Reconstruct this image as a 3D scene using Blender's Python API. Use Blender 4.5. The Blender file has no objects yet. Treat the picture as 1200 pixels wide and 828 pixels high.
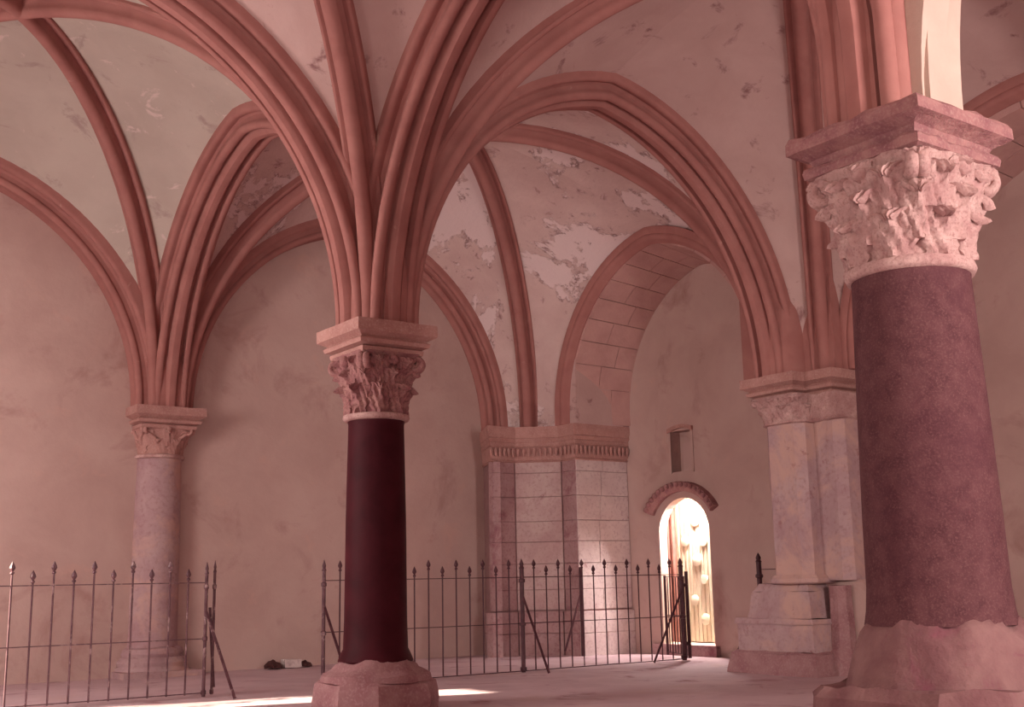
import bpy, bmesh, math, random
from mathutils import Vector, Matrix, noise
from math import sin, cos, pi, sqrt, atan2, radians, acos
random.seed(7)
C = bpy.context.scene.collection
SC = bpy.context.scene

# ------------------------------------------------------------------ camera
PITCH, ROLL, YAW = 0.1949, -0.0204, 0.6283
fw = Vector((sin(YAW)*cos(PITCH), cos(YAW)*cos(PITCH), sin(PITCH)))
r0 = Vector((cos(YAW), -sin(YAW), 0)); u0 = r0.cross(fw)
r2 = r0*cos(ROLL)+u0*sin(ROLL); u2 = -r0*sin(ROLL)+u0*cos(ROLL)
cd = bpy.data.cameras.new('camera'); cam = bpy.data.objects.new('camera', cd); C.objects.link(cam)
cd.sensor_width = 36; cd.lens = 1359.2/1200*36; cd.clip_start = .05
m = Matrix((r2, u2, -fw)).transposed().to_4x4(); m.translation = Vector((-6.228, -11.142, 1.275))
cam.matrix_world = m; SC.camera = cam

# ------------------------------------------------------------------ light and exposure
SC.view_settings.view_transform = 'Standard'; SC.view_settings.look = 'None'
SC.view_settings.gamma = 1; SC.view_settings.use_curve_mapping = False
SC.view_settings.exposure = 0.15
w = bpy.data.worlds.new('sky'); SC.world = w; w.use_nodes = True
bg = w.node_tree.nodes['Background']; bg.inputs[0].default_value = (1, .86, .72, 1); bg.inputs[1].default_value = 3.0
def lamp(name, kind, energy, col, loc, direction, size=None, sizey=None):
    l = bpy.data.lights.new(name, kind); l.energy = energy; l.color = col
    o = bpy.data.objects.new(name, l); C.objects.link(o); o.location = loc
    o.rotation_euler = Vector(direction).to_track_quat('-Z', 'Y').to_euler()
    if kind == 'AREA':
        l.shape = 'RECTANGLE'; l.size = size; l.size_y = sizey or size
    return o
SLOPE, ELEV = -.27, radians(22)
sd = Vector((1, SLOPE, 0)).normalized(); sd = Vector((sd.x*cos(ELEV), sd.y*cos(ELEV), -sin(ELEV)))
s = lamp('sun', 'SUN', 30, (1, .86, .66), (-20, 0, 12), sd); s.data.angle = radians(.6)
WARM = (1, .87, .82)
lamp('window_light', 'AREA', 70, WARM, (-7.40, -2.2, 3.3), (1, 0, -.25), 1.8, 3.2)      # added lamp for an unseen window, front bay
lamp('window_light', 'AREA', 440, WARM, (-7.40, 2.0, 3.3), (1, 0, -.25), 2.0, 2.8)       # added lamp for an unseen rear window
lamp('window_light', 'AREA', 150, WARM, (-7.40, -10.4, 3.6), (1, 0, -.02), 2.2, 3.2)     # added fill lamp, third bay, beside the photographer
lamp('window_light', 'AREA', 640, WARM, (.15, -13.5, 3.6), (0, 1, 0), 1.3, 3.2)         # added fill lamp, no window built behind the camera
lamp('yard_light', 'AREA', 700, (1, .93, .76), (8.64, 4.0, 5.6), (.05, 0, -1), .4, .4)  # lamp added above the yard in place of sunlight, brightens the door
lamp('doorway_daylight', 'AREA', 150, (1, .90, .86), (8.60, 3.75, 2.82), (-.7, .22, -1), .3, .3) # hidden lamp added behind the door head to brighten the floor inside

# ------------------------------------------------------------------ materials
def mat(name, c1, c2, scale=2.0, rough=.9, bump=.15, bscale=30, c3=None, stain=None, spec=.2, metal=0, detail=6, cut=(.35, .65), extra=None):
    M = bpy.data.materials.new(name); M.use_nodes = True; nt = M.node_tree; N = nt.nodes; L = nt.links
    b = N['Principled BSDF']; b.inputs['Roughness'].default_value = rough; b.inputs['Metallic'].default_value = metal
    b.inputs['Specular IOR Level'].default_value = spec
    tc = N.new('ShaderNodeTexCoord')
    def nz(sc, det=detail, rg=.6, dist=0):
        n = N.new('ShaderNodeTexNoise'); n.inputs['Scale'].default_value = sc; n.inputs['Detail'].default_value = det
        n.inputs['Roughness'].default_value = rg; n.inputs['Distortion'].default_value = dist
        L.new(tc.outputs['Object'], n.inputs['Vector']); return n
    def ramp(src, a, bb, ca=(0, 0, 0, 1), cb=(1, 1, 1, 1)):
        r = N.new('ShaderNodeValToRGB'); r.color_ramp.elements[0].position = a; r.color_ramp.elements[1].position = bb
        r.color_ramp.elements[0].color = ca; r.color_ramp.elements[1].color = cb; L.new(src, r.inputs[0]); return r
    def mix(f, a, c):
        x = N.new('ShaderNodeMix'); x.data_type = 'RGBA'
        L.new(f, x.inputs[0])
        for s_, v in ((6, a), (7, c)):
            if isinstance(v, tuple): x.inputs[s_].default_value = (*v, 1)
            else: L.new(v, x.inputs[s_])
        return x.outputs[2]
    col = mix(ramp(nz(scale, dist=.3).outputs[0], *cut).outputs[0], c1, c2)
    fine = nz(scale*9, 4)
    hgt = nz(bscale, 5).outputs[0]
    if c3: col = mix(ramp(fine.outputs[0], .5, .75).outputs[0], col, c3)
    if stain:      # (colour, scale, lo, hi)
        for sc_, s2, lo, hi in stain:
            col = mix(ramp(nz(s2, 8, .68, .5).outputs[0], lo, hi).outputs[0], col, sc_)
    if extra == 'peel':   # flaked plaster: pale bare patches with broken dark rims, only low on the vault
        n = nz(.62, 10, .66, .3)
        pr = ramp(n.outputs[0], .525, .54); col2 = mix(pr.outputs[0], col, (.70, .55, .54))
        rim = N.new('ShaderNodeValToRGB'); e = rim.color_ramp.elements
        e[0].position = .505; e[0].color = (0, 0, 0, 1); e[1].position = .528; e[1].color = (.85, .85, .85, 1)
        k = e.new(.545); k.color = (0, 0, 0, 1); L.new(n.outputs[0], rim.inputs[0])
        gate = ramp(nz(5, 6, .7).outputs[0], .48, .62)
        mu = N.new('ShaderNodeMath'); mu.operation = 'MULTIPLY'; L.new(rim.outputs[0], mu.inputs[0]); L.new(gate.outputs[0], mu.inputs[1])
        col = mix(mu.outputs[0], col2, (.20, .10, .10))
        ma = N.new('ShaderNodeMath'); ma.operation = 'MULTIPLY_ADD'; L.new(pr.outputs[0], ma.inputs[0]); ma.inputs[1].default_value = -1.2
        L.new(hgt, ma.inputs[2]); hgt = ma.outputs[0]
    L.new(col, b.inputs['Base Color'])
    bp = N.new('ShaderNodeBump'); bp.inputs['Strength'].default_value = bump; bp.inputs['Distance'].default_value = .02
    L.new(hgt, bp.inputs['Height']); L.new(bp.outputs[0], b.inputs['Normal'])
    return M
M = {}
M['plaster'] = mat('wall_plaster', (.52, .36, .325), (.46, .305, .275), 1.1, bump=.25, bscale=9,
                   stain=[((.33, .17, .155), .9, .56, .78), ((.56, .35, .30), 1.7, .58, .8)])
M['vault'] = mat('vault_plaster', (.50, .42, .37), (.45, .37, .325), 1.3, bump=.2, bscale=12,
                 stain=[((.36, .27, .245), 1.6, .58, .68), ((.62, .50, .47), 2.3, .61, .66)])
M['peel'] = mat('peeling_vault_plaster', (.62, .455, .425), (.54, .375, .35), 1.5, bump=.5, bscale=14, extra='peel',
                stain=[((.27, .14, .135), 3.0, .60, .72)])
M['mauve'] = mat('dim_vault_plaster', (.54, .37, .345), (.48, .32, .295), 1.2, bump=.25, bscale=14,
                 stain=[((.27, .14, .14), 2.0, .58, .67)])
M['white'] = mat('whitewash', (.60, .45, .38), (.54, .39, .33), 2, bump=.2)
M['rib'] = mat('red_limewash', (.385, .17, .15), (.325, .135, .12), 2.5, bump=.15, bscale=18, stain=[((.50, .29, .25), 3.5, .66, .74)])
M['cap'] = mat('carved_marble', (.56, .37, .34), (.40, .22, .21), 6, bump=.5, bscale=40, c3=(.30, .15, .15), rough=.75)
M['cap_dark'] = mat('sooty_marble', (.42, .22, .20), (.27, .11, .115), 7, bump=.5, bscale=40, c3=(.15, .05, .06), rough=.75)  # darker carved marble for the central capital
M['abacus'] = mat('abacus_stone', (.38, .19, .18), (.24, .10, .11), 6, bump=.6, bscale=30, c3=(.40, .24, .22))
M['abacus_rib'] = mat('limewashed_abacus', (.46, .25, .22), (.38, .19, .17), 5, bump=.3, bscale=20, c3=(.52, .34, .30))
M['granite'] = mat('speckled_granite', (.125, .05, .055), (.085, .03, .036), 9, bump=.25, bscale=60, c3=(.17, .08, .08), rough=.8, spec=.12,
                   stain=[((.08, .025, .035), 1.1, .5, .75)])
M['dark_marble'] = mat('dark_marble_shaft', (.065, .009, .015), (.04, .005, .009), 2.4, bump=.08, bscale=20, rough=.6, spec=.1)
M['pier'] = mat('pier_marble', (.47, .33, .33), (.38, .235, .25), 1.8, bump=.3, bscale=24, c3=(.33, .19, .20), stain=[((.52, .33, .29), 1.3, .5, .62), ((.28, .12, .13), 2.5, .62, .7)])
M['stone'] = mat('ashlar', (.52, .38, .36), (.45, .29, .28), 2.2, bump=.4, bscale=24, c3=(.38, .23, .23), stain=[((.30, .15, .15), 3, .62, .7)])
M['stone_pale'] = mat('pale_ashlar', (.64, .52, .50), (.55, .42, .41), 2.2, bump=.4, bscale=24, c3=(.45, .32, .32), stain=[((.36, .2, .2), 3, .62, .7)])  # paleness holds the light on one pier face; also the small pale block
M['stone_lo'] = mat('weathered_ashlar', (.43, .27, .27), (.35, .20, .20), 2.2, bump=.5, bscale=24, c3=(.28, .14, .15), stain=[((.25, .10, .12), 2, .56, .68)])  # darker ashlar for some pier faces, the pier foot and door step
M['voussoir'] = mat('voussoir_stone', (.54, .32, .29), (.46, .26, .24), 2.5, bump=.4, bscale=18, stain=[((.52, .33, .29), 3, .58, .7)])
M['joint'] = mat('joint_mortar', (.33, .19, .185), (.27, .15, .15), 6)
M['floor'] = mat('stone_floor', (.58, .42, .445), (.48, .33, .355), 1.0, bump=.35, bscale=7, rough=.75,
                 stain=[((.27, .12, .13), 1.2, .57, .7), ((.50, .34, .33), .8, .56, .7)])
M['base'] = mat('base_stone', (.36, .20, .20), (.27, .12, .13), 4, bump=.6, bscale=22, c3=(.40, .25, .25))
M['rubble'] = mat('mortared_base', (.26, .14, .135), (.18, .08, .085), 3, bump=.9, bscale=14, stain=[((.20, .07, .09), 4, .55, .68)])
M['iron'] = mat('wrought_iron', (.05, .010, .018), (.08, .025, .032), 12, rough=.55, bump=.3, metal=.0, spec=.4)
M['greyiron'] = mat('worn_painted_iron', (.13, .06, .07), (.07, .025, .035), 9, rough=.55, bump=.3, spec=.4, stain=[((.30, .20, .20), 8, .56, .64)])
M['door'] = mat('pale_door_wood', (.72, .62, .46), (.62, .50, .38), 3, bump=.2)
M['disc'] = mat('pale_disc', (.78, .72, .58), (.72, .64, .50), 5, bump=.1)
M['redwood'] = mat('red_door_frame', (.36, .16, .13), (.28, .11, .09), 5, bump=.2)
M['darkstone'] = mat('dark_lump', (.05, .02, .02), (.08, .03, .03), 9, bump=.5)
def emi(name, col, st):
    m_ = bpy.data.materials.new(name); m_.use_nodes = True; b = m_.node_tree.nodes['Principled BSDF']
    b.inputs['Base Color'].default_value = (*col, 1); b.inputs['Emission Color'].default_value = (*col, 1); b.inputs['Emission Strength'].default_value = st
    return m_
M['glass'] = emi('frosted_glass', (.9, .8, .7), 1.6)  # panes of unseen windows, made to glow and keep the sun out

# ------------------------------------------------------------------ helpers
def ob(name, verts, faces, m_, parent=None, smooth=None, mats=None, fm=None):
    me = bpy.data.meshes.new(name); me.from_pydata([tuple(v) for v in verts], [], faces); me.validate()
    bm = bmesh.new(); bm.from_mesh(me); bmesh.ops.recalc_face_normals(bm, faces=bm.faces); bm.to_mesh(me); bm.free()
    me.materials.append(M[m_])
    if smooth:
        for p in me.polygons: p.use_smooth = True
        me.set_sharp_from_angle(angle=radians(smooth))
    o = bpy.data.objects.new(name, me); C.objects.link(o)
    if parent: o.parent = parent
    return o
def tag(o, label, cat, group=None, kind=None):
    o['label'] = label; o['category'] = cat
    if group: o['group'] = group
    if kind: o['kind'] = kind
    return o
def struct(o, label=None):
    o['kind'] = 'structure'
    if label: o['label'] = label
    return o
def empty(name, loc=(0, 0, 0), rz=0):
    o = bpy.data.objects.new(name, None); C.objects.link(o); o.location = loc; o.rotation_euler = (0, 0, rz)
    o.empty_display_size = .2; return o
class G:
    """collects geometry for one mesh"""
    def __init__(s): s.v = []; s.f = []
    def add(s, v, f):
        n = len(s.v); s.v += [Vector(p) for p in v]; s.f += [tuple(i+n for i in q) for q in f]; return s
    def box(s, a, b):
        (x0, y0, z0), (x1, y1, z1) = a, b
        return s.add([(x0,y0,z0),(x1,y0,z0),(x1,y1,z0),(x0,y1,z0),(x0,y0,z1),(x1,y0,z1),(x1,y1,z1),(x0,y1,z1)],
                     [(0,3,2,1),(4,5,6,7),(0,1,5,4),(1,2,6,5),(2,3,7,6),(3,0,4,7)])
    def bar(s, p, q, r, n=8, r1=None):
        p = Vector(p); q = Vector(q); d = (q-p).normalized(); a = d.orthogonal().normalized(); b = d.cross(a); r1 = r if r1 is None else r1
        v = [p+(a*cos(2*pi*i/n)+b*sin(2*pi*i/n))*r for i in range(n)]+[q+(a*cos(2*pi*i/n)+b*sin(2*pi*i/n))*r1 for i in range(n)]
        return s.add(v, [(i, (i+1) % n, n+(i+1) % n, n+i) for i in range(n)]+[tuple(range(n))[::-1], tuple(range(n, 2*n))])
    def flat(s, p, q, w_, t, side):
        """flat bar from p to q, width w_ along side, thickness t"""
        p = Vector(p); q = Vector(q); d = (q-p).normalized(); a = Vector(side).normalized(); a = (a-d*a.dot(d)).normalized(); b = d.cross(a)
        c = [a*w_/2+b*t/2, a*w_/2-b*t/2, -a*w_/2-b*t/2, -a*w_/2+b*t/2]
        return s.add([p+k for k in c]+[q+k for k in c], [(0,1,2,3),(7,6,5,4),(0,4,5,1),(1,5,6,2),(2,6,7,3),(3,7,4,0)])
    def rings(s, rs, cap=True):
        n = len(rs[0]); v = [p for r in rs for p in r]; f = []
        for k in range(len(rs)-1):
            for i in range(n): f.append((k*n+i, k*n+(i+1) % n, (k+1)*n+(i+1) % n, (k+1)*n+i))
        if cap: f += [tuple(range(n))[::-1], tuple((len(rs)-1)*n+i for i in range(n))]
        return s.add(v, f)
    def lathe(s, prof, c=(0, 0), n=48):
        return s.rings([[Vector((c[0]+r*cos(2*pi*i/n), c[1]+r*sin(2*pi*i/n), z)) for i in range(n)] for r, z in prof])
    def poly(s, prof, pts):
        """stack of scaled/offset plan polygons: prof = [(offset,z)], pts convex CCW plan"""
        return s.rings([[Vector((x, y, z)) for x, y in offset(pts, o)] for o, z in prof])
    def ob(s, name, m_, parent=None, smooth=None): return ob(name, s.v, s.f, m_, parent, smooth)
def offset(pts, o):
    out = []; n = len(pts)
    for i in range(n):
        p0, p1, p2 = Vector(pts[i-1]), Vector(pts[i]), Vector(pts[(i+1) % n])
        d1 = (p1-p0).normalized(); d2 = (p2-p1).normalized(); n1 = Vector((d1.y, -d1.x)); n2 = Vector((d2.y, -d2.x))
        b = (n1+n2); b = b/(1+n1.dot(n2)); out.append(tuple(p1+b*o))
    return out
def sq(cx, cy, hx, hy=None):
    hy = hy or hx; return [(cx-hx, cy-hy), (cx+hx, cy-hy), (cx+hx, cy+hy), (cx-hx, cy+hy)]
def octo(cx, cy, a, k=.4142):
    c = a*k; return [(cx-c, cy-a), (cx+c, cy-a), (cx+a, cy-c), (cx+a, cy+c), (cx+c, cy+a), (cx-c, cy+a), (cx-a, cy+c), (cx-a, cy-c)]
def rough(o, amt, sc=4, sub=0, only=None):
    """chip and wear a mesh: subdivide its long edges and push the vertices about with noise"""
    me = o.data; bm = bmesh.new(); bm.from_mesh(me)
    for _ in range(sub):
        es = [e for e in bm.edges if e.calc_length() > .09]
        if es: bmesh.ops.subdivide_edges(bm, edges=es, cuts=1, use_grid_fill=True)
    bm.normal_update()
    for v in bm.verts:
        k = noise.fractal(v.co*sc, 1, 2, 4)*amt
        v.co += v.normal*k
    bm.to_mesh(me); bm.free(); return o

H = 4.08
# rib profiles: (across, outward from the soffit); mirrored
def arc(cx, cz, r, a0, a1, n=6): return [(cx+r*cos(radians(a0+(a1-a0)*i/n)), cz+r*sin(radians(a0+(a1-a0)*i/n))) for i in range(n+1)]
def mir(h_): return h_+[(-a, e) for a, e in h_[::-1] if abs(a) > 1e-6]
TRANS = mir([(.37, .55), (.37, .34)]+arc(.315, .29, .055, 20, -110, 5)+[(.25, .25), (.215, .225), (.22, .17)]
            + arc(.205, .085, .062, 60, -130, 6)+[(.135, .11), (.105, .105), (.09, .04), (.05, -.01), (0, -.02)])
DIAG = mir([(.19, .45), (.19, .26)]+arc(.155, .215, .04, 30, -120, 4)+[(.105, .195), (.085, .16)]+arc(0, .075, .085, 25, -90, 6))
WALLR = mir([(.30, .5), (.30, .30)]+arc(.245, .25, .055, 20, -110, 5)+[(.18, .22), (.15, .18)]+arc(.12, .06, .062, 60, -120, 6)+[(.05, .03), (0, .03)])
PLAIN = [(.40, .34), (.40, 0), (-.40, 0), (-.40, .34)]
NARROW = [(.13, .6), (.13, 0), (-.13, 0), (-.13, .6)]

NS = 26
def halfcurve(p0, pa, zs, h, kind='arch', n=NS, stilt=0):
    """springing p0 (plan) to apex pa (plan): list of (point, outward) from springing to apex"""
    p0 = Vector((*p0, 0)); pa = Vector((*pa, 0)); d = pa-p0; s_ = d.length; d.normalize(); out = []
    zs0 = zs; h = h-stilt; zs = zs+stilt
    if kind == 'arch' and h > s_: R = (s_*s_+h*h)/(2*s_); tm = acos((R-s_)/R)
    for i in range(n+1):
        t = i/n
        if kind == 'arch' and h > s_:
            a = tm*t; x = R-R*cos(a); z = R*sin(a); nx, nz = -cos(a), sin(a)
        else:
            a = pi/2*t; x = s_-s_*cos(a); z = h*sin(a); nx, nz = -h*cos(a), s_*sin(a); l = sqrt(nx*nx+nz*nz) or 1; nx /= l; nz /= l
        out.append((p0+d*x+Vector((0, 0, zs+z)), d*nx+Vector((0, 0, nz))))
    if stilt: out[0] = (Vector((p0.x, p0.y, zs0)), out[0][1])
    return out
def fullcurve(p0, p1, h, kind='arch', pa=None, zs=H, stilt=0):
    pa = pa or ((p0[0]+p1[0])/2, (p0[1]+p1[1])/2)
    a = halfcurve(p0, pa, zs, h, kind, stilt=stilt); b = halfcurve(p1, pa, zs, h, kind, stilt=stilt)
    return a, b
def sweep(a, b, prof, name, m_, parent=None):
    """sweep the profile along both halves, closed at the springings"""
    n1 = (a[-1][1]+b[-1][1]).normalized()
    k = 1/max(.5, n1.dot(a[-1][1]))
    path = a[:-1]+[(a[-1][0], n1*k)]+b[:-1][::-1]
    g = G(); rings = []
    for i, (p, nn) in enumerate(path):
        q0 = path[max(0, i-1)][0]; q1 = path[min(len(path)-1, i+1)][0]
        t = (q1-q0); t.z = 0
        if t.length < 1e-5: t = path[-1][0]-path[0][0]; t.z = 0
        t.normalize(); ac = Vector((-t.y, t.x, 0))
        rings.append([p+ac*x+nn*e for x, e in prof])
    g.rings(rings)
    return g.ob(name, m_, parent, smooth=35)
def cell(A1, A2, D1, D2, off, eA, eD, bulge, g):
    """one web: arch halves A1,A2 and diagonal halves D1,D2 (springing to apex); off = plan shift of the arch edge into the cell"""
    off = Vector((*off, 0)); K = 8
    nt = (A1[-1][1]+A2[-1][1]).normalized()
    for A, D in ((A1, D1), (A2, D2)):
        A = A[:-1]+[(A[-1][0], nt)]; D = D[:-1]+[(D[-1][0], Vector((0, 0, 1)))]
        rows = []
        for i in range(len(A)):
            a = A[i][0]+A[i][1]*eA+off; d = D[i][0]+D[i][1]*eD; t = i/(len(A)-1); r = []
            for k in range(K+1):
                s_ = k/K; p = a.lerp(d, s_); p.z += sin(pi*s_)*bulge*t; r.append(p)
            rows.append(r)
        v = [p for r in rows for p in r]; W = K+1
        g.add(v, [(i*W+k, i*W+k+1, (i+1)*W+k+1, (i+1)*W+k) for i in range(len(rows)-1) for k in range(K)])

# ------------------------------------------------------------------ setting: floor and walls
XW, XL, YB, YF = 8.2, -7.6, 7.0, -13.8
fl = G(); nx, ny = 80, 100
for j in range(ny+1):
    for i in range(nx+1):
        x = XL-.4+(10.6-XL+.4)*i/nx; y = YF-.4+(YB+.4-YF+.4)*j/ny
        fl.v.append(Vector((x, y, .012*noise.noise(Vector((x*.8, y*.8, 0)))-.012)))
fl.f = [(j*(nx+1)+i, j*(nx+1)+i+1, (j+1)*(nx+1)+i+1, (j+1)*(nx+1)+i) for j in range(ny) for i in range(nx)]
struct(fl.ob('floor', 'floor', smooth=40), 'worn pinkish stone floor')
ZT = 9.2
struct(G().box((XL-.4, YB, -.05), (XW+1.4, YB+.4, ZT)).ob('wall_back', 'plaster'), 'tall plastered end wall')
struct(G().box((XL-.4, YF-.4, -.05), (XW+1.4, YF, ZT)).ob('wall_front', 'plaster'))
# left wall with one slit window (sun) and three unseen windows with glowing, sun-blocking panes
def wall_with_holes(name, holes, x0, x1, m_, y0, y1):
    """wall in a plane of constant X; rectangular holes (ya,yb,za,zb) sorted along Y"""
    g = G(); y = y0
    for ya, yb, za, zb in sorted(holes):
        g.box((x0, y, -.05), (x1, ya, ZT)); g.box((x0, ya, -.05), (x1, yb, za)); g.box((x0, ya, zb), (x1, yb, ZT)); y = yb
    g.box((x0, y, -.05), (x1, y1, ZT)); return g.ob(name, m_)
SY = 1.05+(2.32+7.6)*-SLOPE   # where the sun slit pierces the left wall
slit = (SY-.40, SY+.40, 1.9, 4.05)
fr = [(-3.2, -1.2, 1.9, 5.4), (-11.7, -9.1, 1.9, 5.4), (.9, 3.1, 1.9, 4.9)]
struct(wall_with_holes('wall_left', [slit]+fr, XL-.1, XL, 'plaster', YF, YB))
for n_, (ya, yb, za, zb) in enumerate(fr, 1):
    p = empty('window_%d' % n_, (XL, (ya+yb)/2, za)); struct(p); W_ = yb-ya; Hh = zb-za
    G().box((-.07, -W_/2, 0), (-.05, W_/2, Hh)).ob('pane', 'glass', p)
    f_ = G()
    for yy in (-W_/2, 0, W_/2): f_.box((-.05, yy-.04, 0), (.0, yy+.04, Hh))
    for zz in (0, Hh/2, Hh): f_.box((-.048, -W_/2, zz-.04), (-.002, W_/2, zz+.04))
    f_.ob('window_frame', 'iron', p)

# right wall (door wall) with arched door opening and small niche window, built as a grid with cut-outs
DY, DW, DZ0, DZ1, DR = 3.72, .62, .17, 2.08, .62          # door centre, half width, sill, spring, rise
def door_z(y):   # arched head of the opening
    k = (y-DY)/DW
    return DZ1+.60*sqrt(max(0, 1-k*k))
NY0, NY1, NZ0, NZ1 = 3.42, 3.93, 3.14, 3.86
g = G()
cols = sorted(set([YF, NY0, NY1, YB+.0]+[DY+DW*sin(pi/2*(k/10)) for k in range(-10, 11)]))
for ya, yb in zip(cols, cols[1:]):
    ym = (ya+yb)/2; cuts = []
    if abs(ym-DY) < DW: cuts.append((DZ0, door_z(ya) if abs(ya-DY) <= DW else DZ1, door_z(yb)))
    if NY0 <= ym <= NY1: cuts.append((NZ0, NZ1, NZ1))
    za = zb = -.05
    for lo, ha, hb in cuts:
        g.add([(XW, ya, za), (XW, yb, zb), (XW, yb, lo), (XW, ya, lo)], [(0, 1, 2, 3)]); za, zb = ha, hb
    g.add([(XW, ya, za), (XW, yb, zb), (XW, yb, ZT), (XW, ya, ZT)], [(0, 1, 2, 3)])
# niche recess
g.add([(XW, NY0, NZ0), (XW, NY1, NZ0), (XW, NY1, NZ1), (XW, NY0, NZ1), (XW+.22, NY0, NZ0), (XW+.22, NY1, NZ0), (XW+.22, NY1, NZ1), (XW+.22, NY0, NZ1)],
      [(0, 1, 5, 4), (1, 2, 6, 5), (2, 3, 7, 6), (3, 0, 4, 7), (4, 5, 6, 7)])
struct(g.ob('wall_right', 'plaster'), 'plastered side wall with the small arched door')
# porch behind the door opening (reveal): whitewashed jambs, vault and sill
pr = G(); R_ = []
outl = [(DY-DW, DZ0), (DY+DW, DZ0)]+[(DY+DW*cos(a), DZ1+.60*sin(a)) for a in [pi*k/16 for k in range(0, 17)]]
for x in (XW, XW+.18): R_.append([Vector((x, y, z)) for y, z in outl])
n_ = len(outl)
pr.add(R_[0]+R_[1], [(i, (i+1) % n_, n_+(i+1) % n_, n_+i) for i in range(n_)])
struct(pr.ob('trim_1', 'white'), 'whitewashed door reveal')
# sunlit yard outside the doorway: pale walls and paving, open to the sky
yd = G()
yd.add([(XW+.18, 1.6, DZ0-.01), (9.3, 1.6, DZ0-.01), (9.3, 6.4, DZ0-.01), (XW+.18, 6.4, DZ0-.01)], [(0, 1, 2, 3)])
struct(yd.ob('floor.001', 'white'))
struct(G().box((9.0, 1.6, -.05), (9.2, 6.4, 5)).ob('wall_yard', 'white')); struct(G().box((XW+.2, 6.2, -.05), (9.0, 6.4, 5)).ob('wall_yard', 'white')); struct(G().box((XW+.2, 1.6, -.05), (9.0, 1.8, 5)).ob('wall_yard', 'white'))
dr = empty('door_1', (8.86, 4.10, DZ0)); struct(dr, 'pale slatted door with round discs, seen through the arched opening')
y0, y1, nsl = -.70, .54, 25
for k in range(nsl):
    a = y0+(y1-y0)*k/nsl; b = y0+(y1-y0)*(k+1)/nsl-.014
    G().box((0 if k % 2 else .012, a, .01), (.05, b, 2.75)).ob('slat', 'door', dr)
G().box((.045, y0, .01), (.08, y1, 2.75)).ob('backing', 'door', dr)
G().box((-.06, y1+.005, .0), (.06, y1+.05, 2.85)).ob('door_frame', 'redwood', dr)['label'] = 'dark red door frame strip'
G().box((-.02, y1+.05, .0), (.05, y1+.09, 2.85)).ob('door_frame', 'disc', dr)
G().box((-.09, y1+.09, .0), (.06, y1+.13, 2.85)).ob('door_frame', 'redwood', dr)
DISCS = [(-.01, 2.13, .10), (.26, 1.78, .10), (-.20, 1.76, .09), (-.02, 1.44, .115), (-.18, 1.09, .085), (.08, .73, .095), (-.16, .40, .10)]
for y, z, r in DISCS:
    o = G().rings([[Vector((x, y+rr*cos(t), z+rr*sin(t))) for t in [2*pi*i/24 for i in range(24)]] for x, rr in ((.0, r), (-.022, r), (-.03, r*.85))]).ob('disc', 'disc', dr, 30)
struct(G().box((XW-.10, DY-DW-.12, -.02), (XW+.02, DY+DW+.22, DZ0)).ob('trim_2', 'stone_lo'), 'stone door step')
# carved hood over the door
hd = empty('door_hood', (XW, DY, 0)); tag(hd, 'carved stone hood moulding arched over the small lit doorway', 'hood moulding')
g = G(); rs = []
HW, HZ = .73, 2.42
def hood(t, e, x):   # segmental arc
    a = radians(152-t*124); return Vector((x, cos(a)*-1*(.82+e), HZ-.35+sin(a)*(.72+e)))
for i in range(25):
    t = i/24; rs.append([hood(t, e, x) for x, e in ((.02, 0), (-.07, .0), (-.10, .04), (-.13, .11), (-.13, .17), (.02, .17))])
g.rings(rs); g.ob('arch_band', 'abacus', hd, 40)
for i in range(17):
    p = hood((i+.5)/17, .12, -.135); b_ = G(); b_.lathe([(.004, -.05), (.042, -.03), (.05, 0), (.04, .035), (.004, .05)], n=8)
    o = b_.ob('bead', 'abacus', hd, 50); o.location = p
# niche surround
nw = empty('window_4', (XW, (NY0+NY1)/2, NZ0)); struct(nw, 'small recessed blind window above the door')
G().box((-.02, -.30, -.03), (.03, -.255, .72)).ob('window_frame', 'plaster', nw)
G().box((-.02, .255, -.03), (.03, .30, .72)).ob('window_frame', 'plaster', nw)
rs = [[Vector((x, -.31+.62*i/10, .70+e+.06*sin(pi*i/10))) for x, e in ((.02, 0), (-.05, 0), (-.05, .07), (.02, .07))] for i in range(11)]
G().rings(rs).ob('lintel', 'abacus_rib', nw, 40)
G().box((.16, -.14, 0.0), (.2, .13, .52)).ob('panel', 'mauve', nw)

# ------------------------------------------------------------------ vaults
X1, YR = 6.83, -6.87
HA = 3.42
ceil = empty('ceiling'); struct(ceil, 'ribbed vaults of painted plaster')
def rib(a, b, prof, name, m_, label, cat, group):
    o = sweep(a, b, prof, name, m_); tag(o, label, cat, group); return o
RG, TG = 'diagonal vault ribs', 'moulded arches between the bays'
# arches
A = {}
A['C_PR'] = fullcurve((.42, -.03), (6.32, -.03), HA)
A['C_PL'] = fullcurve((0, .42), (0, 6.52), HA)
A['C_R'] = fullcurve((0, -.42), (0, YR+.42), HA)
A['C_W'] = fullcurve((-.42, 0), (-6.41, 0), HA)
A['R_W'] = fullcurve((-.42, YR), (-6.41, YR), HA)
A['R_E'] = fullcurve((.13, YR), (6.4, YR), HA)
A['R_S'] = fullcurve((-.10, YR-.36), (-.10, -13.4), HA)
def stilted(p, pa, h, kind, st): return halfcurve(p, pa, H, h, kind, stilt=st)
A['R_W'] = (stilted((-.42, YR), (-3.415, YR), HA, 'arch', .45), A['R_W'][1])
A['C_R'] = (A['C_R'][0], stilted((0, YR+.42), (0, YR/2), HA, 'arch', .45))
A['PL_E'] = fullcurve((.42, 6.85), (6.18, 6.85), 3.40)
A['PL_W'] = fullcurve((-.50, 6.85), (-6.3, 6.85), 3.40)
A['side'] = fullcurve((6.92, .58), (6.92, 5.20), 2.82, stilt=.35)
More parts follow.
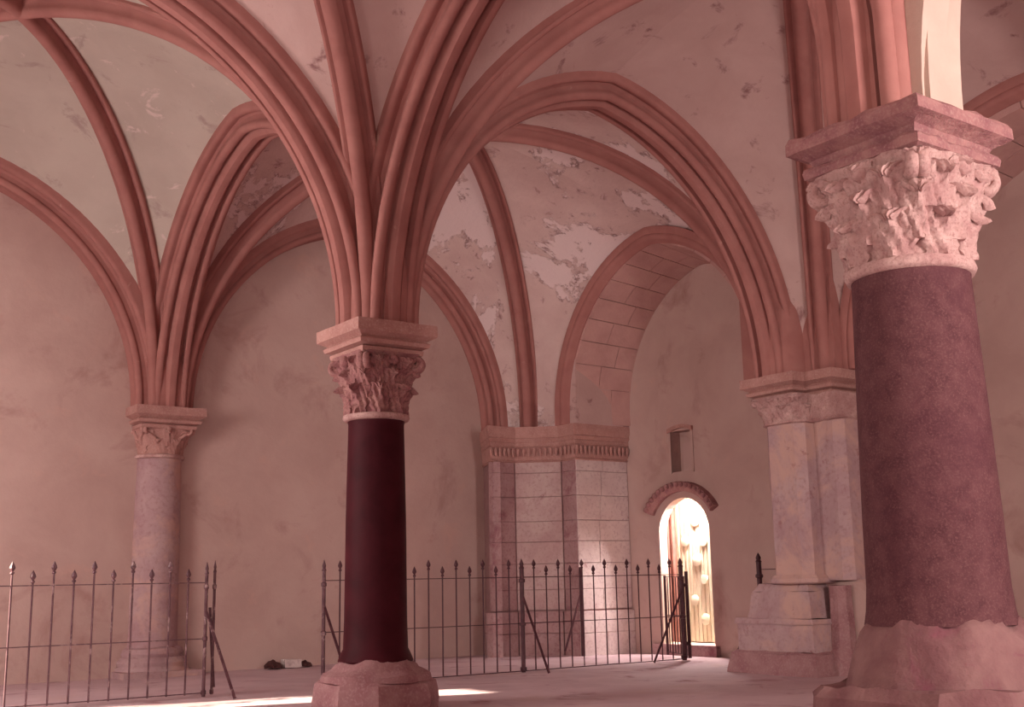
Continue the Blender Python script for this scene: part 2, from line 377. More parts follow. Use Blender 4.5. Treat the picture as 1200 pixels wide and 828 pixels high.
A['side2'] = fullcurve((6.92, -1.25), (6.92, -6.9), 2.97, stilt=.2)
A['front_e'] = fullcurve((.4, -13.7), (6.4, -13.7), HA)
A['front_w'] = fullcurve((-.4, -13.7), (-6.4, -13.7), HA)
A['wl1'] = fullcurve((-X1, .4), (-X1, 6.5), HA); A['wl2'] = fullcurve((-X1, -.4), (-X1, YR+.4), HA); A['wl3'] = fullcurve((-X1, YR-.4), (-X1, -13.4), HA)
A['side3'] = fullcurve((6.92, YR-.6), (6.92, -13.2), 3.0)
def swap(k): return (A[k][1], A[k][0])
rib(*A['C_PR'], TRANS, 'transverse_arch', 'rib', 'broad moulded arch from dark central column to octagonal wall pier', 'arch', TG)
rib(*A['C_PL'], TRANS, 'transverse_arch', 'rib', 'moulded arch running back from dark central column to half column on end wall', 'arch', TG)
rib(*A['C_R'], TRANS, 'transverse_arch', 'rib', 'moulded arch rising forward from dark central column toward big speckled column', 'arch', TG)
rib(*A['C_W'], TRANS, 'transverse_arch', 'rib', 'shaded moulded arch sweeping up left from dark central column', 'arch', TG)
rib(*A['R_W'], TRANS, 'transverse_arch', 'rib', 'moulded arch springing leftward from big speckled column capital', 'arch', TG)
rib(*A['R_E'], PLAIN, 'transverse_arch', 'white', 'plain whitewashed arch above right side of big speckled column', 'arch', TG)
rib(*A['R_S'], NARROW, 'transverse_arch', 'white', 'narrow whitewashed arch springing forward over big speckled column', 'arch', TG)
rib(*A['PL_E'], WALLR, 'wall_rib', 'rib', 'moulded wall rib on end wall between half column and corner pier', 'rib', 'wall ribs on the end wall')
rib(*A['PL_W'], WALLR, 'wall_rib', 'rib', 'moulded wall rib on end wall left of half column', 'rib', 'wall ribs on the end wall')
# diagonals: halves from a corner to the boss
def diags(c, boss, hD=4.0):
    return [halfcurve(p, boss, H, hD, 'ell') for p in c]
BOSS_BR, BOSS_FR, BOSS_BL, BOSS_FL = (3.42, 3.42), (3.42, -3.44), (-3.25, 3.35), (-3.42, -3.44)
D = {}
D['BR'] = diags([(.30, .30), (6.68, .40), (6.50, 5.95), (.30, 6.60)], BOSS_BR, 4.10)           # C, PR, PM, PL
D['FR'] = diags([(.30, -.30), (6.62, -.86), (6.6, -6.3), (.08, YR+.36)], BOSS_FR)        # C, PR, -, R
D['BL'] = diags([(-.30, .30), (-6.5, .35), (-6.5, 6.55), (-.30, 6.60)], BOSS_BL, 4.28)         # C, W, WB, PL
D['FL'] = diags([(-.30, -.30), (-6.5, -.35), (-6.5, -6.5), (-.30, YR+.30)], BOSS_FL)
D['XL'] = diags([(-.30, YR-.26), (-6.5, YR-.35), (-6.5, -13.4), (-.3, -13.4)], (-3.42, -10.3))
D['XR'] = diags([(.30, YR-.30), (6.5, YR-.35), (6.5, -13.4), (.3, -13.4)], (3.42, -10.3))
D['FL'][3] = stilted((-.30, YR+.30), BOSS_FL, 4.0, 'ell', .5); D['XL'][0] = stilted((-.30, YR-.26), (-3.42, -10.3), 4.0, 'ell', .5)
def diagrib(k, i, j, label): return rib(D[k][i], D[k][j], DIAG, 'diagonal_rib', 'rib', label, 'rib', RG)
diagrib('BR', 0, 2, 'slim diagonal rib from dark central column back to far corner pier')
diagrib('BR', 1, 3, 'slim diagonal rib from octagonal wall pier back to half column on end wall')
diagrib('FR', 0, 2, 'slim diagonal rib from dark central column up to right over nearer bay')
diagrib('FR', 1, 3, 'slim diagonal rib rising from octagonal wall pier beside big speckled column')
diagrib('BL', 0, 2, 'slim diagonal rib from dark central column arching back left to end wall corner')
diagrib('BL', 1, 3, 'slim diagonal rib from half column on end wall up to left bay crown')
diagrib('FL', 0, 2, 'slim diagonal rib climbing straight up from front of dark central column')
diagrib('FL', 1, 3, 'slim diagonal rib from big speckled column leftward over near bay')
diagrib('XL', 0, 2, 'slim diagonal rib from big speckled column over photographer bay')
EA, ED, OFF = .33, .24, .30
def bay(k, arches, m_, eds=ED):
    """arches: [(pair, off, eA, corner i, corner j)]"""
    g = G()
    for (a, b), off, ea, i, j in arches: cell(a, b, D[k][i], D[k][j], off, ea, eds, .16, g)
    o = g.ob('vault_web', m_, ceil, smooth=50); return o
bay('BR', [(A['C_PR'], (0, OFF), EA, 0, 1), (A['C_PL'], (OFF, 0), EA, 0, 3), (A['PL_E'], (0, -.2), .28, 3, 2), (A['side'], (-.02, 0), .24, 1, 2)], 'peel')['label'] = 'flaking plaster web with pale bare patches'
bay('FR', [(A['C_PR'], (0, -OFF), EA, 0, 1), (A['C_R'], (OFF, 0), EA, 0, 3), (A['R_E'], (0, OFF), EA, 3, 2), (A['side2'], (-.02, 0), .24, 1, 2)], 'mauve')
bay('BL', [(A['C_W'], (0, OFF), EA, 0, 1), (A['C_PL'], (-OFF, 0), EA, 0, 3), (A['PL_W'], (0, -.2), .28, 3, 2), (A['wl1'], (0, 0), 0, 1, 2)], 'vault')['label'] = 'pale plaster web of the left rear bay'
bay('FL', [(A['C_W'], (0, -OFF), EA, 0, 1), (A['C_R'], (-OFF, 0), EA, 0, 3), (A['R_W'], (0, OFF), EA, 3, 2), (A['wl2'], (0, 0), 0, 1, 2)], 'mauve')
bay('XL', [(A['R_W'], (0, -OFF), EA, 0, 1), (A['R_S'], (-.08, 0), EA, 0, 3), (A['front_w'], (0, 0), 0, 3, 2), (A['wl3'], (0, 0), 0, 1, 2)], 'white')
bay('XR', [(A['R_E'], (0, -OFF), EA, 0, 1), (A['R_S'], (.2, 0), EA, 0, 3), (A['front_e'], (0, 0), 0, 3, 2), (A['side3'], (0, 0), 0, 1, 2)], 'white')
# roof slab closing the room above the webs
struct(G().box((XL-.4, YF-.4, ZT-.25), (10.6, YB+.4, ZT)).ob('ceiling_slab', 'mauve')).name = 'ceiling.001'
# left wall responds above / pilasters carrying the left ends (outside the picture)
for yy in (0, YR, 6.9, -13.7):
    struct(G().box((XL, yy-.4, 0), (-6.4, yy+.4, H)).ob('wall_left', 'pier'))
gl = G(); 
for k in ('wl1', 'wl2', 'wl3'):      # tympanum walls filling the wall arches down the left side
    a, b = A[k]
    for h_ in (a, b):
        v = [p for p, n__ in h_]+[Vector((p.x-.77, p.y, p.z)) for p, n__ in h_]; n__ = len(h_)
        gl.add(v, [(i, i+1, n__+i+1, n__+i) for i in range(n__-1)])
gl.ob('arch_reveal', 'mauve', ceil)

# ------------------------------------------------------------------ deep arches in the right wall
def wall_arch(name, ya, yb, hi, ia, ib, ihi, label, nv, stone):
    """moulded front ring at X 6.9 and stone soffit back to the wall, with a spandrel wall over it"""
    root = empty(name, (0, 0, 0)); tag(root, label, 'arch', 'deep wall arches')
    a, b = fullcurve((6.92, ya), (6.92, yb), hi, stilt=.2)
    # roll ring at the front edge
    sweep(a, b, [(.10, .30), (.10, .20)]+arc(.03, .13, .07, 40, -60, 5)+[(.02, .05), (-.02, .02), (-.10, .02), (-.10, .30)] if ya < yb else
                [(x_, e) for x_, e in [(-.10, .30), (-.10, .20)]+[(-p, q) for p, q in arc(.03, .13, .07, 40, -60, 5)]+[(-.02, .05), (.02, .02), (.10, .02), (.10, .30)]], 'moulding', 'rib', root)
    c, d = fullcurve((7.1, ia), (7.1, ib), ihi, stilt=.25)
    path = c+d[:-1][::-1]
    # backing ring
    g = G(); rs = []
    for p, n__ in path: rs.append([Vector((x, p.y+n__.y*e, p.z+n__.z*e)) for x, e in ((6.98, .19), (8.22, .03), (8.22, .5), (6.98, .5))])
    g.rings(rs); g.ob('backing', 'joint' if stone else 'mauve', root, 30)
    L = len(path)-1
    for k in range(nv):
        i0 = L*k/nv; i1 = L*(k+1)/nv
        def at(f): i = min(int(f), L-1); t = f-i; return path[i][0].lerp(path[i+1][0], t), path[i][1].lerp(path[i+1][1], t)
        split = [(6.96, 7.5), (7.512, 8.2)] if k % 2 else [(6.96, 7.78), (7.792, 8.2)]
        for xa, xb in split:
            rs = []
            for j in range(4):
                p, n__ = at(i0+.05+(i1-i0-.1)*j/3); jit = .0
                rs.append([Vector((x, p.y+n__.y*e, p.z+n__.z*e)) for x, e in ((xa, .16*(8.2-xa)/1.24), (xb, .16*(8.2-xb)/1.24), (xb, .3), (xa, .3))])
            o = G().rings(rs).ob('voussoir', 'voussoir', root, 30)
    return root
wall_arch('wall_arch', .60, 5.22, 2.80, .86, 5.0, 2.66, 'deep wall arch of dressed stone framing the small lit door', 17, True)
wall_arch('wall_arch', -1.25, -7.0, 2.95, -1.55, -6.75, 2.72, 'deep wall arch behind and right of big speckled column', 17, True)
# spandrel masonry over both arches, closing the gap between arch and vault at X 6.9..8.2
def spandrel(pair, x, name):
    a, b = pair; path = a+b[:-1][::-1]; g = G()
    v = [Vector((x, p.y+n__.y*.2, p.z+n__.z*.2)) for p, n__ in path]; n__ = len(v)
    top = [Vector((x, q.y, ZT)) for q in v]
    g.add(v+top, [(i, i+1, n__+i+1, n__+i) for i in range(n__-1)])
    g.ob(name, 'mauve', ceil)
spandrel(A['side'], 7.0, 'spandrel'); spandrel(A['side2'], 7.0, 'spandrel')

# ------------------------------------------------------------------ columns
def abacus(parent, cx, cy, hx, hy, z0, steps, m_, worn=.012, sub=3):
    """steps = [(inset, z)] relative to hx, from bottom to top"""
    o = G().poly([(-i, z) for i, z in steps], sq(cx, cy, hx, hy)).ob('abacus', m_, parent, 30)
    if worn: rough(o, worn, 5, sub)
    return o
def bell_r(phi, z, z0, z1, r0, r1, sqr):
    t = max(0, min(1, (z-z0)/(z1-z0))); c = max(abs(cos(phi)), abs(sin(phi)))
    r = r0+(r1-r0)*(t**2.2); k = sqr*t**1.6; return r*((1-k)+k*min(1/c, 1.28))
def capital(parent, cx, cy, z0, z1, r0, r1, m_, rows, sqr=.8, collar=True, phis=None, scroll=True, relief=1.0):
    """leafed capital: bell, leaves, corner scrolls"""
    n = 64; g = G(); rs = []
    for k in range(15):
        z = z0+(z1-z0)*k/14; rs.append([Vector((cx+bell_r(p, z, z0, z1, r0, r1, sqr)*cos(p), cy+bell_r(p, z, z0, z1, r0, r1, sqr)*sin(p), z)) for p in [2*pi*i/n for i in range(n)]])
    g.rings(rs); cap = g.ob('capital', m_, parent, 40); rough(cap, .008, 14)
    h = z1-z0
    def leaf(phi, za, zb, wph, out, seed, lobes=5, name='leaf'):
        nu, nv = 12, 16; F = []; B = []
        for j in range(nv+1):
            t = j/nv
            wid = wph*(.62+.5*sin(pi*min(1, t*.9+.12)))*(1-.72*max(0, (t-.72)/.28)**1.5)
            wid *= 1+.13*sin(t*lobes*2*pi+seed)
            for i in range(nu+1):
                u = -1+2*i/nu; ph = phi+u*wid
                # curl: last third rolls outward and down
                if t < .74: z = za+(zb-za)*t/.74*.97; o_ = out*.42+out*.20*(t/.74)**2
                else:
                    a = (t-.74)/.26*pi*.95; z = za+(zb-za)*(.97+.05*sin(a)) - (zb-za)*.10*(1-cos(a)); o_ = out*.62+out*.36*(1-cos(a))
                r = bell_r(ph, z, z0, z1, r0, r1, sqr)
                ridge = relief*(.42*math.exp(-(u*6)**2)+.42*cos(u*pi*3.6+t*11)*(1-.6*abs(u))*min(1, t*3+.3)-.35*u*u)*out*.6
                r_ = r+max(.004, o_+ridge+.006*noise.noise(Vector((ph*9, z*22, seed))))
                F.append(Vector((cx+r_*cos(ph), cy+r_*sin(ph), z)))
                rb = (r-.02) if t < .7 else (r_-.035); B.append(Vector((cx+rb*cos(ph), cy+rb*sin(ph), z-(.0 if t < .7 else .012))))
        W = nu+1; N_ = len(F); f = []
        for j in range(nv):
            for i in range(nu):
                q = (j*W+i, j*W+i+1, (j+1)*W+i+1, (j+1)*W+i); f.append(q); f.append(tuple(N_+x for x in q[::-1]))
            for i in (0, nu): f.append((j*W+i, (j+1)*W+i, N_+(j+1)*W+i, N_+j*W+i))
        for j in (0, nv): f += [(j*W+i, j*W+i+1, N_+j*W+i+1, N_+j*W+i) for i in range(nu)]
        return ob(name, F+B, f, m_, cap, 60)
    for ri, (cnt, ph0, ta, tb, wp, out) in enumerate(rows):
        for k in range(cnt):
            phi = ph0+2*pi*k/cnt
            if phis and not phis(phi): continue
            leaf(phi, z0+h*ta, z0+h*tb, wp, out, ri*3+k*1.7)
    if scroll:
        for k in range(4):
            phi = pi/4+pi/2*k
            if phis and not phis(phi): continue
            R = bell_r(phi, z1-.02, z0, z1, r0, r1, sqr)
            for s_ in (-1, 1):     # a spiral volute either side of each corner
                g = G(); pts = []
                d = Vector((cos(phi), sin(phi), 0)); e = Vector((-sin(phi), cos(phi), 0))*s_
                cen = Vector((cx, cy, 0))+d*(R-.03)+Vector((0, 0, z1-h*.15))
                for i in range(30):
                    t = i/29; a = radians(-120+t*520); rr = h*.115*(1-t*.75)
                    pts.append(cen+d*(cos(a)*rr)+e*(.02+.012*(1-t))+Vector((0, 0, sin(a)*rr)))
                pts = [cen-d*(h*.34)-Vector((0, 0, h*.50))+e*.13, cen-d*(h*.22)-Vector((0, 0, h*.26))+e*.11]+pts
                rs = []
                for i, p in enumerate(pts):
                    tn = (pts[min(i+1, len(pts)-1)]-pts[max(i-1, 0)]).normalized(); a1 = e; b1 = tn.cross(a1).normalized()
                    w_ = h*.075*(1-.35*i/len(pts)); rs.append([p+a1*w_*cos(q)+b1*w_*.8*sin(q) for q in [2*pi*x/8 for x in range(8)]])
                g.rings(rs); g.ob('volute', m_, cap, 60)
        for k in range(4):          # fleuron in the middle of each face
            phi = pi/2*k
            if phis and not phis(phi): continue
            R = bell_r(phi, z1-.05, z0, z1, r0, r1, sqr)
            g = G(); g.lathe([(.01, -h*.1), (h*.09, -h*.05), (h*.10, .01), (h*.06, h*.07), (.01, h*.09)], n=12); o = g.ob('fleuron', m_, cap, 60); rough(o, .02, 12)
            o.location = (cx+R*cos(phi), cy+R*sin(phi), z1-h*.12)
    return cap

# -- central dark column
col = empty('column', (0, 0, 0)); tag(col, 'dark polished marble column with carved capital in the middle of the hall', 'column')
G().lathe([(.36, .44), (.385, .47), (.40, .50), (.375, .56), (.345, .62), (.335, .9), (.325, 2), (.305, 3.0), (.315, 3.04)], n=64).ob('shaft', 'dark_marble', col, 40)
G().lathe([(.33, 3.035), (.355, 3.045), (.37, 3.07), (.36, 3.10), (.32, 3.11)], n=48).ob('collar', 'cap', col, 50)
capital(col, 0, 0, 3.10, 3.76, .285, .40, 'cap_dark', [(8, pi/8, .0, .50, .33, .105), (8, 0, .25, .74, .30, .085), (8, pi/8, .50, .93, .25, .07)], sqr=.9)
abacus(col, 0, 0, .495, .495, 0, [(.16, 3.73), (.12, 3.75), (.11, 3.80), (.14, 3.815), (.07, 3.835), (.055, 3.875), (.085, 3.895), (.09, 3.905), (.03, 3.935), (.0, 3.95), (.0, H)], 'abacus_rib', .006, 2)
o = G().lathe([(.56, .28), (.585, .30), (.57, .36), (.50, .40), (.46, .42), (.44, .45), (.38, .50)], n=40).ob('base', 'base', col, 40); rough(o, .03, 5)
o = G().poly([(.0, -.02), (.02, .10), (.0, .22), (-.02, .28), (-.08, .32)], octo(0, 0, .585, .50)).ob('plinth', 'base', col, 30); rough(o, .03, 4, 2)

# -- big speckled column
col = empty('column', (0, YR, 0)); tag(col, 'massive speckled granite column with pale leafy capital at right front', 'column')
o = G().lathe([(.44, .98), (.425, 1.06), (.412, 1.2), (.405, 1.6), (.385, 2.3), (.36, 3.08), (.365, 3.12)], n=72).ob('shaft', 'granite', col, 40)
G().lathe([(.35, 3.09), (.385, 3.10), (.40, 3.13), (.39, 3.165), (.36, 3.175)], n=64).ob('collar', 'cap', col, 50)
capital(col, 0, 0, 3.165, 3.80, .345, .435, 'cap', [(8, pi/8, .0, .46, .34, .095), (8, 0, .16, .70, .32, .09), (8, pi/8, .40, .88, .30, .085), (8, 0, .62, .97, .24, .06)], sqr=.9)
o = G().poly([(-.13, 3.77), (-.09, 3.79), (-.065, 3.80), (-.06, 3.85), (-.075, 3.87), (-.12, 3.885), (-.10, 3.93), (-.04, 3.965), (-.0, 3.98), (.0, 4.05), (-.02, H)], sq(0, 0, .50)).ob('abacus', 'abacus', col, 30); rough(o, .022, 7, 3)
o = G().lathe([(.60, .50), (.57, .64), (.545, .72), (.53, .80), (.515, .88), (.48, .95), (.43, 1.01)], n=56).ob('base', 'rubble', col, 60); rough(o, .05, 4, 1); rough(o, .018, 9, 1)
o = G().poly([(.12, -.02), (.10, .20), (.03, .26), (.03, .34), (0, .40), (0, .58), (-.04, .64)], octo(0, 0, .67, .6)).ob('plinth', 'rubble', col, 30); rough(o, .05, 4, 3)

# -- half column on the end wall
PY = 7.03
col = empty('column', (0, 0, 0)); tag(col, 'pale grey half column against end wall at left', 'column')
G().lathe([(.40, .40), (.385, .48), (.38, .6), (.37, 2.0), (.35, 3.28), (.36, 3.31)], (0, PY), 56).ob('shaft', 'pier', col, 40)
G().lathe([(.35, 3.29), (.39, 3.30), (.40, 3.325), (.39, 3.35), (.35, 3.36)], (0, PY), 48).ob('collar', 'cap', col, 50)
capital(col, 0, PY, 3.34, 3.80, .345, .46, 'abacus_rib', [(8, pi/8, .0, .55, .30, .045), (8, 0, .3, .85, .25, .05)], sqr=.8, phis=lambda p: sin(p) < .1, relief=.7)
abacus(col, 0, PY-.02, .56, .54, 0, [(.16, 3.73), (.12, 3.75), (.11, 3.80), (.14, 3.815), (.07, 3.835), (.055, 3.875), (.085, 3.895), (.09, 3.905), (.03, 3.935), (.0, 3.95), (.0, H)], 'abacus_rib', .005, 2)
o = G().lathe([(.56, .0), (.56, .10), (.53, .14), (.54, .20), (.50, .26), (.46, .28), (.48, .33), (.45, .40), (.385, .43)], (0, PY), 48).ob('base', 'pier', col, 40); rough(o, .02, 5)
G().box((-.60, 6.42, -.02), (.60, 7.02, .08)).ob('plinth', 'pier', col)

# -- octagonal wall pier and its side responds
PX, PYY = 6.70, -.05
col = empty('wall_pier', (0, 0, 0)); tag(col, 'pale octagonal marble pier on stepped base carrying the broad arch', 'pier')
o = G().poly([(0, 1.27), (0, 3.40)], octo(PX-.04, PYY-.19, .345, .66)).ob('shaft', 'pier', col); rough(o, .012, 5, 3)
o = G().poly([(.03, 1.18), (.06, 1.20), (.06, 1.25), (.02, 1.30)], octo(PX-.04, PYY-.19, .36, .66)).ob('base_moulding', 'pier', col)
G().poly([(-.01, 3.37), (.03, 3.385), (.03, 3.41), (-.01, 3.42)], octo(PX-.04, PYY-.19, .36, .66)).ob('collar', 'cap', col)
capital(col, PX-.02, PYY-.12, 3.41, 3.78, .385, .45, 'cap', [(8, pi/8, .0, .62, .32, .06), (8, 0, .35, .92, .30, .05)], sqr=.95, phis=lambda p: cos(p) < .2)
abacus(col, PX+.04, PYY-.07, .53, .49, 0, [(.16, 3.73), (.12, 3.75), (.11, 3.80), (.14, 3.815), (.07, 3.835), (.055, 3.875), (.085, 3.895), (.09, 3.905), (.03, 3.935), (.0, 3.95), (.0, H)], 'abacus_rib', .01, 3)
BX = 6.0
def stage(name, z0, z1, h0, h1, m_='pier', am=.02):
    cx = 6.02+.80
    o = G().poly([(0, z0), (h1-h0, z1)], [(cx-h0, PYY-h0), (cx+h0*.45, PYY-h0), (cx+h0*.45, PYY+h0), (cx-h0, PYY+h0)]).ob(name, m_, col); rough(o, am, 4, 3); return o
stage('plinth', -.02, .26, .80, .74, 'base'); stage('plinth', .25, .29, .73, .69, 'base')
stage('pedestal', .28, .66, .67, .67); stage('ledge', .65, .72, .70, .68)
stage('pedestal', .72, 1.08, .57, .51); stage('ledge', 1.08, 1.19, .50, .44)
# side respond next to it (towards the big column) + the plastered block under it
col = empty('wall_pier', (0, 0, 0)); tag(col, 'narrow chamfered marble respond squeezed between octagonal pier and big column', 'pier')
RY = -.80
o = G().poly([(0, 1.22), (0, 3.40)], [(6.62, -.90), (6.74, -1.02), (7.9, -1.02), (7.9, -.3), (6.62, -.3)]).ob('shaft', 'pier', col); rough(o, .012, 5, 3)
o = G().poly([(0, 3.39), (.02, 3.41), (.0, 3.44), (.06, 3.76)], [(6.58, -1.02), (7.9, -1.02), (7.9, -.3), (6.58, -.3)]).ob('capital', 'cap', col); rough(o, .02, 9, 3)
abacus(col, 7.2, -.68, .74, .40, 0, [(.16, 3.73), (.12, 3.75), (.11, 3.80), (.14, 3.815), (.07, 3.835), (.055, 3.875), (.085, 3.895), (.09, 3.905), (.03, 3.935), (.0, 3.95), (.0, H)], 'abacus_rib', .01, 3)
o = G().poly([(0, -.02), (0, 1.18), (-.03, 1.22)], [(6.74, -1.17), (7.9, -1.17), (7.9, -.2), (6.74, -.2)]).ob('pedestal', 'plaster', col); rough(o, .015, 3, 3)
o = G().poly([(.10, -.02), (.06, .22), (-.02, .32), (-.04, 1.15)], octo(6.66, -.80, .18)).ob('base', 'base', col); rough(o, .012, 4, 2)
col = empty('wall_pier', (0, 0, 0)); tag(col, 'stone respond on far side of octagonal pier, mostly hidden by it', 'pier')
G().box((7.25, .2, -.02), (8.2, .62, 3.7)).ob('shaft', 'stone', col)
G().box((7.2, .2, 3.7), (8.2, .66, H)).ob('abacus', 'abacus_rib', col)
# pier mass joining the responds to the wall, beneath and between the deep arches
struct(G().box((6.98, -1.2, -.02), (8.2, .5, 1.2)).ob('wall_right.001', 'plaster'))
struct(G().box((7.2, -.95, 1.2), (8.2, .5, H)).ob('wall_right.002', 'stone'))
g = G().box((6.95, -1.5, H), (8.2, .82, ZT-.3)); struct(g.ob('wall_right.003', 'mauve'))
g = G().box((6.95, 5.05, H), (8.2, 7.0, ZT-.3)); struct(g.ob('wall_right.004', 'mauve'))
g = G().box((6.95, -7.9, 0), (8.2, -6.8, ZT-.3)); struct(g.ob('wall_right.005', 'mauve'))
# springers: solid cores behind the rib bundles
G().box((-.13, YR-.35, H-.01), (.135, YR-.24, H+1.6)).ob('springer', 'white', ceil)
for x, y, r in ((0, 0, .34), (-.06, YR+.02, .21), (0, 6.95, .38), (6.72, -.1, .38)):
    o = G().lathe([(r, H-.01), (r, H+.9), (r*.8, H+1.7)], (x, y), 16).ob('springer', 'white' if y < -5 else 'rib', ceil, 40)
G().poly([(0, H-.01), (0, H+1.6)], [(6.66, -1.0), (7.3, -1.0), (7.3, .7), (6.66, .7)]).ob('springer', 'rib', ceil)

# ------------------------------------------------------------------ corner pier of dressed stone
AB = [(5.66, 6.02), (6.28, 6.02), (6.86, 5.50), (6.86, 5.03), (8.2, 5.03), (8.2, 7.0), (6.15, 7.0)]
col = empty('corner_pier', (0, 0, 0)); tag(col, 'stepped ashlar pier with long beaded frieze in the far corner', 'pier')
sh = offset(AB, -.10)
def clampw(pts): return [(min(x, 8.2) if x < 8.05 else 8.2, y if y < 6.85 else 7.0) for x, y in pts]
def pp(prof, name, m_, ro=0):
    rs = [[Vector((x, y, z)) for x, y in clampw(offset(AB, o_))] for o_, z in prof]
    o = G().rings(rs).ob(name, m_, col, 25)
    if ro: rough(o, ro, 5, 2)
    return o
pp([(-.13, -.02), (-.13, 3.45)], 'core', 'joint')
pp([(-.10, 3.43), (-.07, 3.45), (-.10, 3.48), (-.08, 3.52), (-.06, 3.70), (-.03, 3.72)], 'frieze', 'abacus_rib', .004)
pp([(-.06, 3.70), (-.04, 3.78), (-.055, 3.80), (-.01, 3.86), (-.03, 3.88), (.0, 3.95), (.0, H)], 'abacus', 'abacus_rib', .006)
def face_blocks(p, q, z0, z1, out, m_, wmax=.62, inn=.14, course=.42):
    p = Vector((*p, 0)); q = Vector((*q, 0)); d = (q-p).normalized(); p = p+d*.006; q = q-d*.006; d = (q-p); L = d.length; d.normalize(); random.seed(int(course*1000)); hs = [random.uniform(.85, 1.15) for _ in range(30)]; random.seed(int(p.x*100)); n = Vector((d.y, -d.x, 0)); z = z0; r = 0
    while z < z1-.05:
        h = min(course*hs[r], z1-z)
        if z1-(z+h) < .2: h = z1-z
        nb = max(1, round(L/wmax+random.uniform(-.3, .3))); cuts = [0]+[L*(k+(random.uniform(-.18, .18)))/nb for k in range(1, nb)]+[L]
        for a, b in zip(cuts, cuts[1:]):
            j = .003; o_ = out+random.uniform(-.004, .006); ch = .008
            rs = []
            for e, i_ in ((-inn, 0), (o_-ch, 0), (o_, ch)):
                rs.append([p+d*(a+j+i_)+n*e+Vector((0, 0, z+j+i_)), p+d*(b-j-i_)+n*e+Vector((0, 0, z+j+i_)), p+d*(b-j-i_)+n*e+Vector((0, 0, z+h-j-i_)), p+d*(a+j+i_)+n*e+Vector((0, 0, z+h-j-i_))])
            G().rings(rs).ob('stone_block', m_, col)
        z += h; r += 1
SH = offset(AB, -.10)
for k, mm in ((0, 'stone_lo'), (1, 'stone'), (2, 'stone_lo'), (3, 'stone_pale')):  # last face gets paler stone to stand for the light on it
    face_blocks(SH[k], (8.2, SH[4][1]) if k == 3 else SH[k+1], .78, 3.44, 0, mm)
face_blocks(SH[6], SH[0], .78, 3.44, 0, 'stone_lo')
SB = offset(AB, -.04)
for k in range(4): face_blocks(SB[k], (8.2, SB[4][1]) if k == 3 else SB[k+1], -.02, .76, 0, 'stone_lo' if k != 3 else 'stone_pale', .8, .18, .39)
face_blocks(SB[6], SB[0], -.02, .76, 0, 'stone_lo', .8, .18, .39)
# beads / little leaves of the frieze
FR = offset(AB, -.03)
for k in range(4):
    p = Vector((*FR[k], 0)); q = Vector(((8.2, FR[4][1], 0) if k == 3 else (*FR[k+1], 0))); L = (q-p).length; nb = int(L/.095); d = (q-p)/L; n = Vector((d.y, -d.x, 0))
    for i in range(nb):
        c = p+d*(L*(i+.5)/nb)-n*.01
        b_ = G(); b_.lathe([(.006, -.085), (.026, -.05), (.036, .02), (.028, .06), (.006, .085)], n=7)
        o = b_.ob('bead', 'abacus_rib', col, 60); o.location = c+Vector((0, 0, 3.615))

# ------------------------------------------------------------------ iron fences
FY = 2.85
def finial_bar(root, x, y, ztop, m_, z0=.03, r=.011, name='bar', finial=True):
    g = G(); g.bar((x, y, z0), (x, y, ztop-.13), r, 6)
    if finial: g.lathe([(.011, ztop-.145), (.024, ztop-.135), (.024, ztop-.12), (.012, ztop-.11), (.034, ztop-.075), (.028, ztop-.05), (.008, ztop-.01), (.003, ztop)], (x, y), 6)
    return g.ob(name, m_, root, 40)
def post(root, x, y, ztop, m_, z0=0, r=.026, name='post'):
    g = G(); g.bar((x, y, z0), (x, y, ztop-.14), r, 8)
    g.lathe([(r, ztop-.15), (r*1.3, ztop-.14), (r*.8, ztop-.11), (r*1.05, ztop-.08), (r*.5, ztop-.03), (.003, ztop)], (x, y), 8)
    for zz in (.05, .68, 1.30): g.lathe([(r, zz-.03), (r*1.5, zz-.02), (r*1.5, zz+.02), (r, zz+.03)], (x, y), 8)
    return g.ob(name, m_, root, 40)
def rails(root, a, b, zs, m_, w_=.03, t=.012):
    for z in zs: G().flat((*a, z), (*b, z), t, w_*.6, (0, 0, 1)).ob('rail', m_, root)
def brace(root, a, b, m_): G().flat(a, b, .034, .014, (1, 0, 0)).ob('brace', m_, root)
f = empty('iron_fence', (0, 0, 0)); tag(f, 'wrought iron fence with pointed bars left of the open gateway, partly sunlit', 'fence')
rails(f, (-6.9, FY), (-.80, FY), (1.35, .68, .045), 'greyiron')
k = 0; x = -3.04
while x-.226 > -6.8: x -= .226; k -= 1
while x < -.90:
    finial_bar(f, x, FY, 1.62 if k % 2 == 0 else 1.52, 'greyiron'); x += .226; k += 1
post(f, -.775, FY, 1.60, 'greyiron', r=.022); brace(f, (-.775, FY, 1.02), (-.60, FY-.55, 0), 'greyiron')
gt = empty('iron_gate', (0, 0, 0)); tag(gt, 'folded back iron gate leaf at the right end of the left fence', 'gate')
post(gt, -.66, FY+.03, 1.62, 'greyiron', .02, .018); 
for i in range(5): finial_bar(gt, -.66+.035*i, FY+.20+.19*i, 1.34, 'iron', .06, finial=False)
brace(gt, (-.70, FY+.06, 1.05), (-.64, FY+.02, .1), 'greyiron')
for o in list(gt.children):
    if o.name.startswith('bar'): bpy.data.objects.remove(o)
f = empty('iron_fence', (0, 0, 0)); tag(f, 'long wrought iron fence with pointed bars right of the dark central column', 'fence')
rails(f, (.82, FY), (7.24, FY), (1.35, .69, .02), 'iron')
post(f, .82, FY, 1.62, 'greyiron'); brace(f, (.82, FY, 1.05), (1.0, FY-.42, 0), 'iron')
x = .82+.235; k = 0
while x < 7.15:
    if abs(x-4.03) < .1: post(f, 4.03, FY, 1.62, 'iron', r=.032)
    else: finial_bar(f, x, FY, 1.52 if k % 2 else 1.61, 'iron')
    x += .2285; k += 1
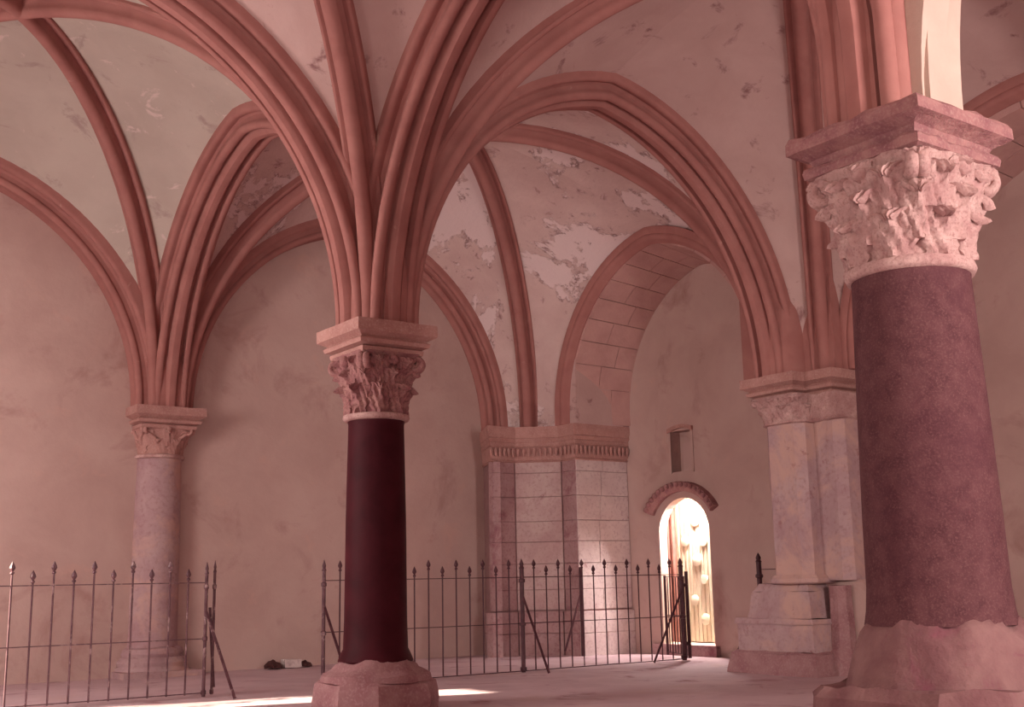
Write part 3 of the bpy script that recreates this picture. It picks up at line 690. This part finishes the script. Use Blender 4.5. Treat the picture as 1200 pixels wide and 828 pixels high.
brace(f, (4.03, FY-.02, 1.08), (4.17, FY-.42, 0), 'iron')
post(f, 7.24, FY, 1.62, 'iron', r=.036); brace(f, (7.22, FY-.03, 1.10), (6.55, FY-.03, 0), 'iron')
gt = empty('iron_gate', (0, 0, 0)); tag(gt, 'open iron gate leaf swung toward the lit door at right fence end', 'gate')
a = (7.42, FY+.06); b = (7.80, FY+.98)
g = G().bar((*a, 0.02), (*a, 1.40), .03, 8); g.ob('post', 'iron', gt, 40)
g = G().bar((*b, 0.02), (*b, 1.34), .024, 8); g.ob('post', 'iron', gt, 40)
rails(gt, a, b, (1.32, .68, .07), 'iron')
for i in range(1, 8): finial_bar(gt, a[0]+(b[0]-a[0])*i/8, a[1]+(b[1]-a[1])*i/8, 1.44, 'iron', .06, finial=False)
G().bar((7.24, FY, 1.18), (7.42, FY+.06, 1.18), .03, 6).ob('hinge', 'iron', gt); G().bar((7.24, FY, .25), (7.42, FY+.06, .25), .03, 6).ob('hinge', 'iron', gt)
p = empty('fence_post', (6.9, 5.0, 0)); tag(p, 'thick dark iron post with slanting stay before the corner pier', 'post')
G().bar((0, 0, 0), (0, 0, 1.52), .035, 8).ob('post', 'iron', p, 40); brace(p, (0, 0, 1.1), (-.40, .0, .1), 'iron')
p = empty('fence_post', (7.75, 1.62, 0)); tag(p, 'spiked iron post with stay half hidden behind octagonal pier base', 'post')
post(p, 0, 0, 1.66, 'iron', r=.04); brace(p, (0, 0, 1.0), (-.32, .35, 0), 'iron'); G().flat((0, 0, 1.40), (.05, -.9, 1.40), .012, .02, (0, 0, 1)).ob('rail', 'iron', p)
# ------------------------------------------------------------------ small things on the floor by the end wall
o = G().box((-.15, -.09, 0), (.15, .09, .13)).ob('stone_block', 'stone_pale'); o.location = (2.20, 6.72, 0); tag(o, 'small pale block on floor between two dark lumps by end wall', 'block'); rough(o, .02, 6, 2)
for x, lab, s_ in ((1.90, 'bigger dark lump left of pale block by end wall', 1), (2.46, 'smaller dark lump right of pale block by end wall', .75)):
    o = G().lathe([(.04, 0), (.15, .01), (.16, .05), (.11, .10), (.03, .125)], n=12).ob('dark_lump', 'darkstone'); rough(o, .06, 7); o.location = (x, 6.72, 0); o.scale = (s_, s_, s_)
    tag(o, lab, 'lump', 'dark lumps by the end wall')
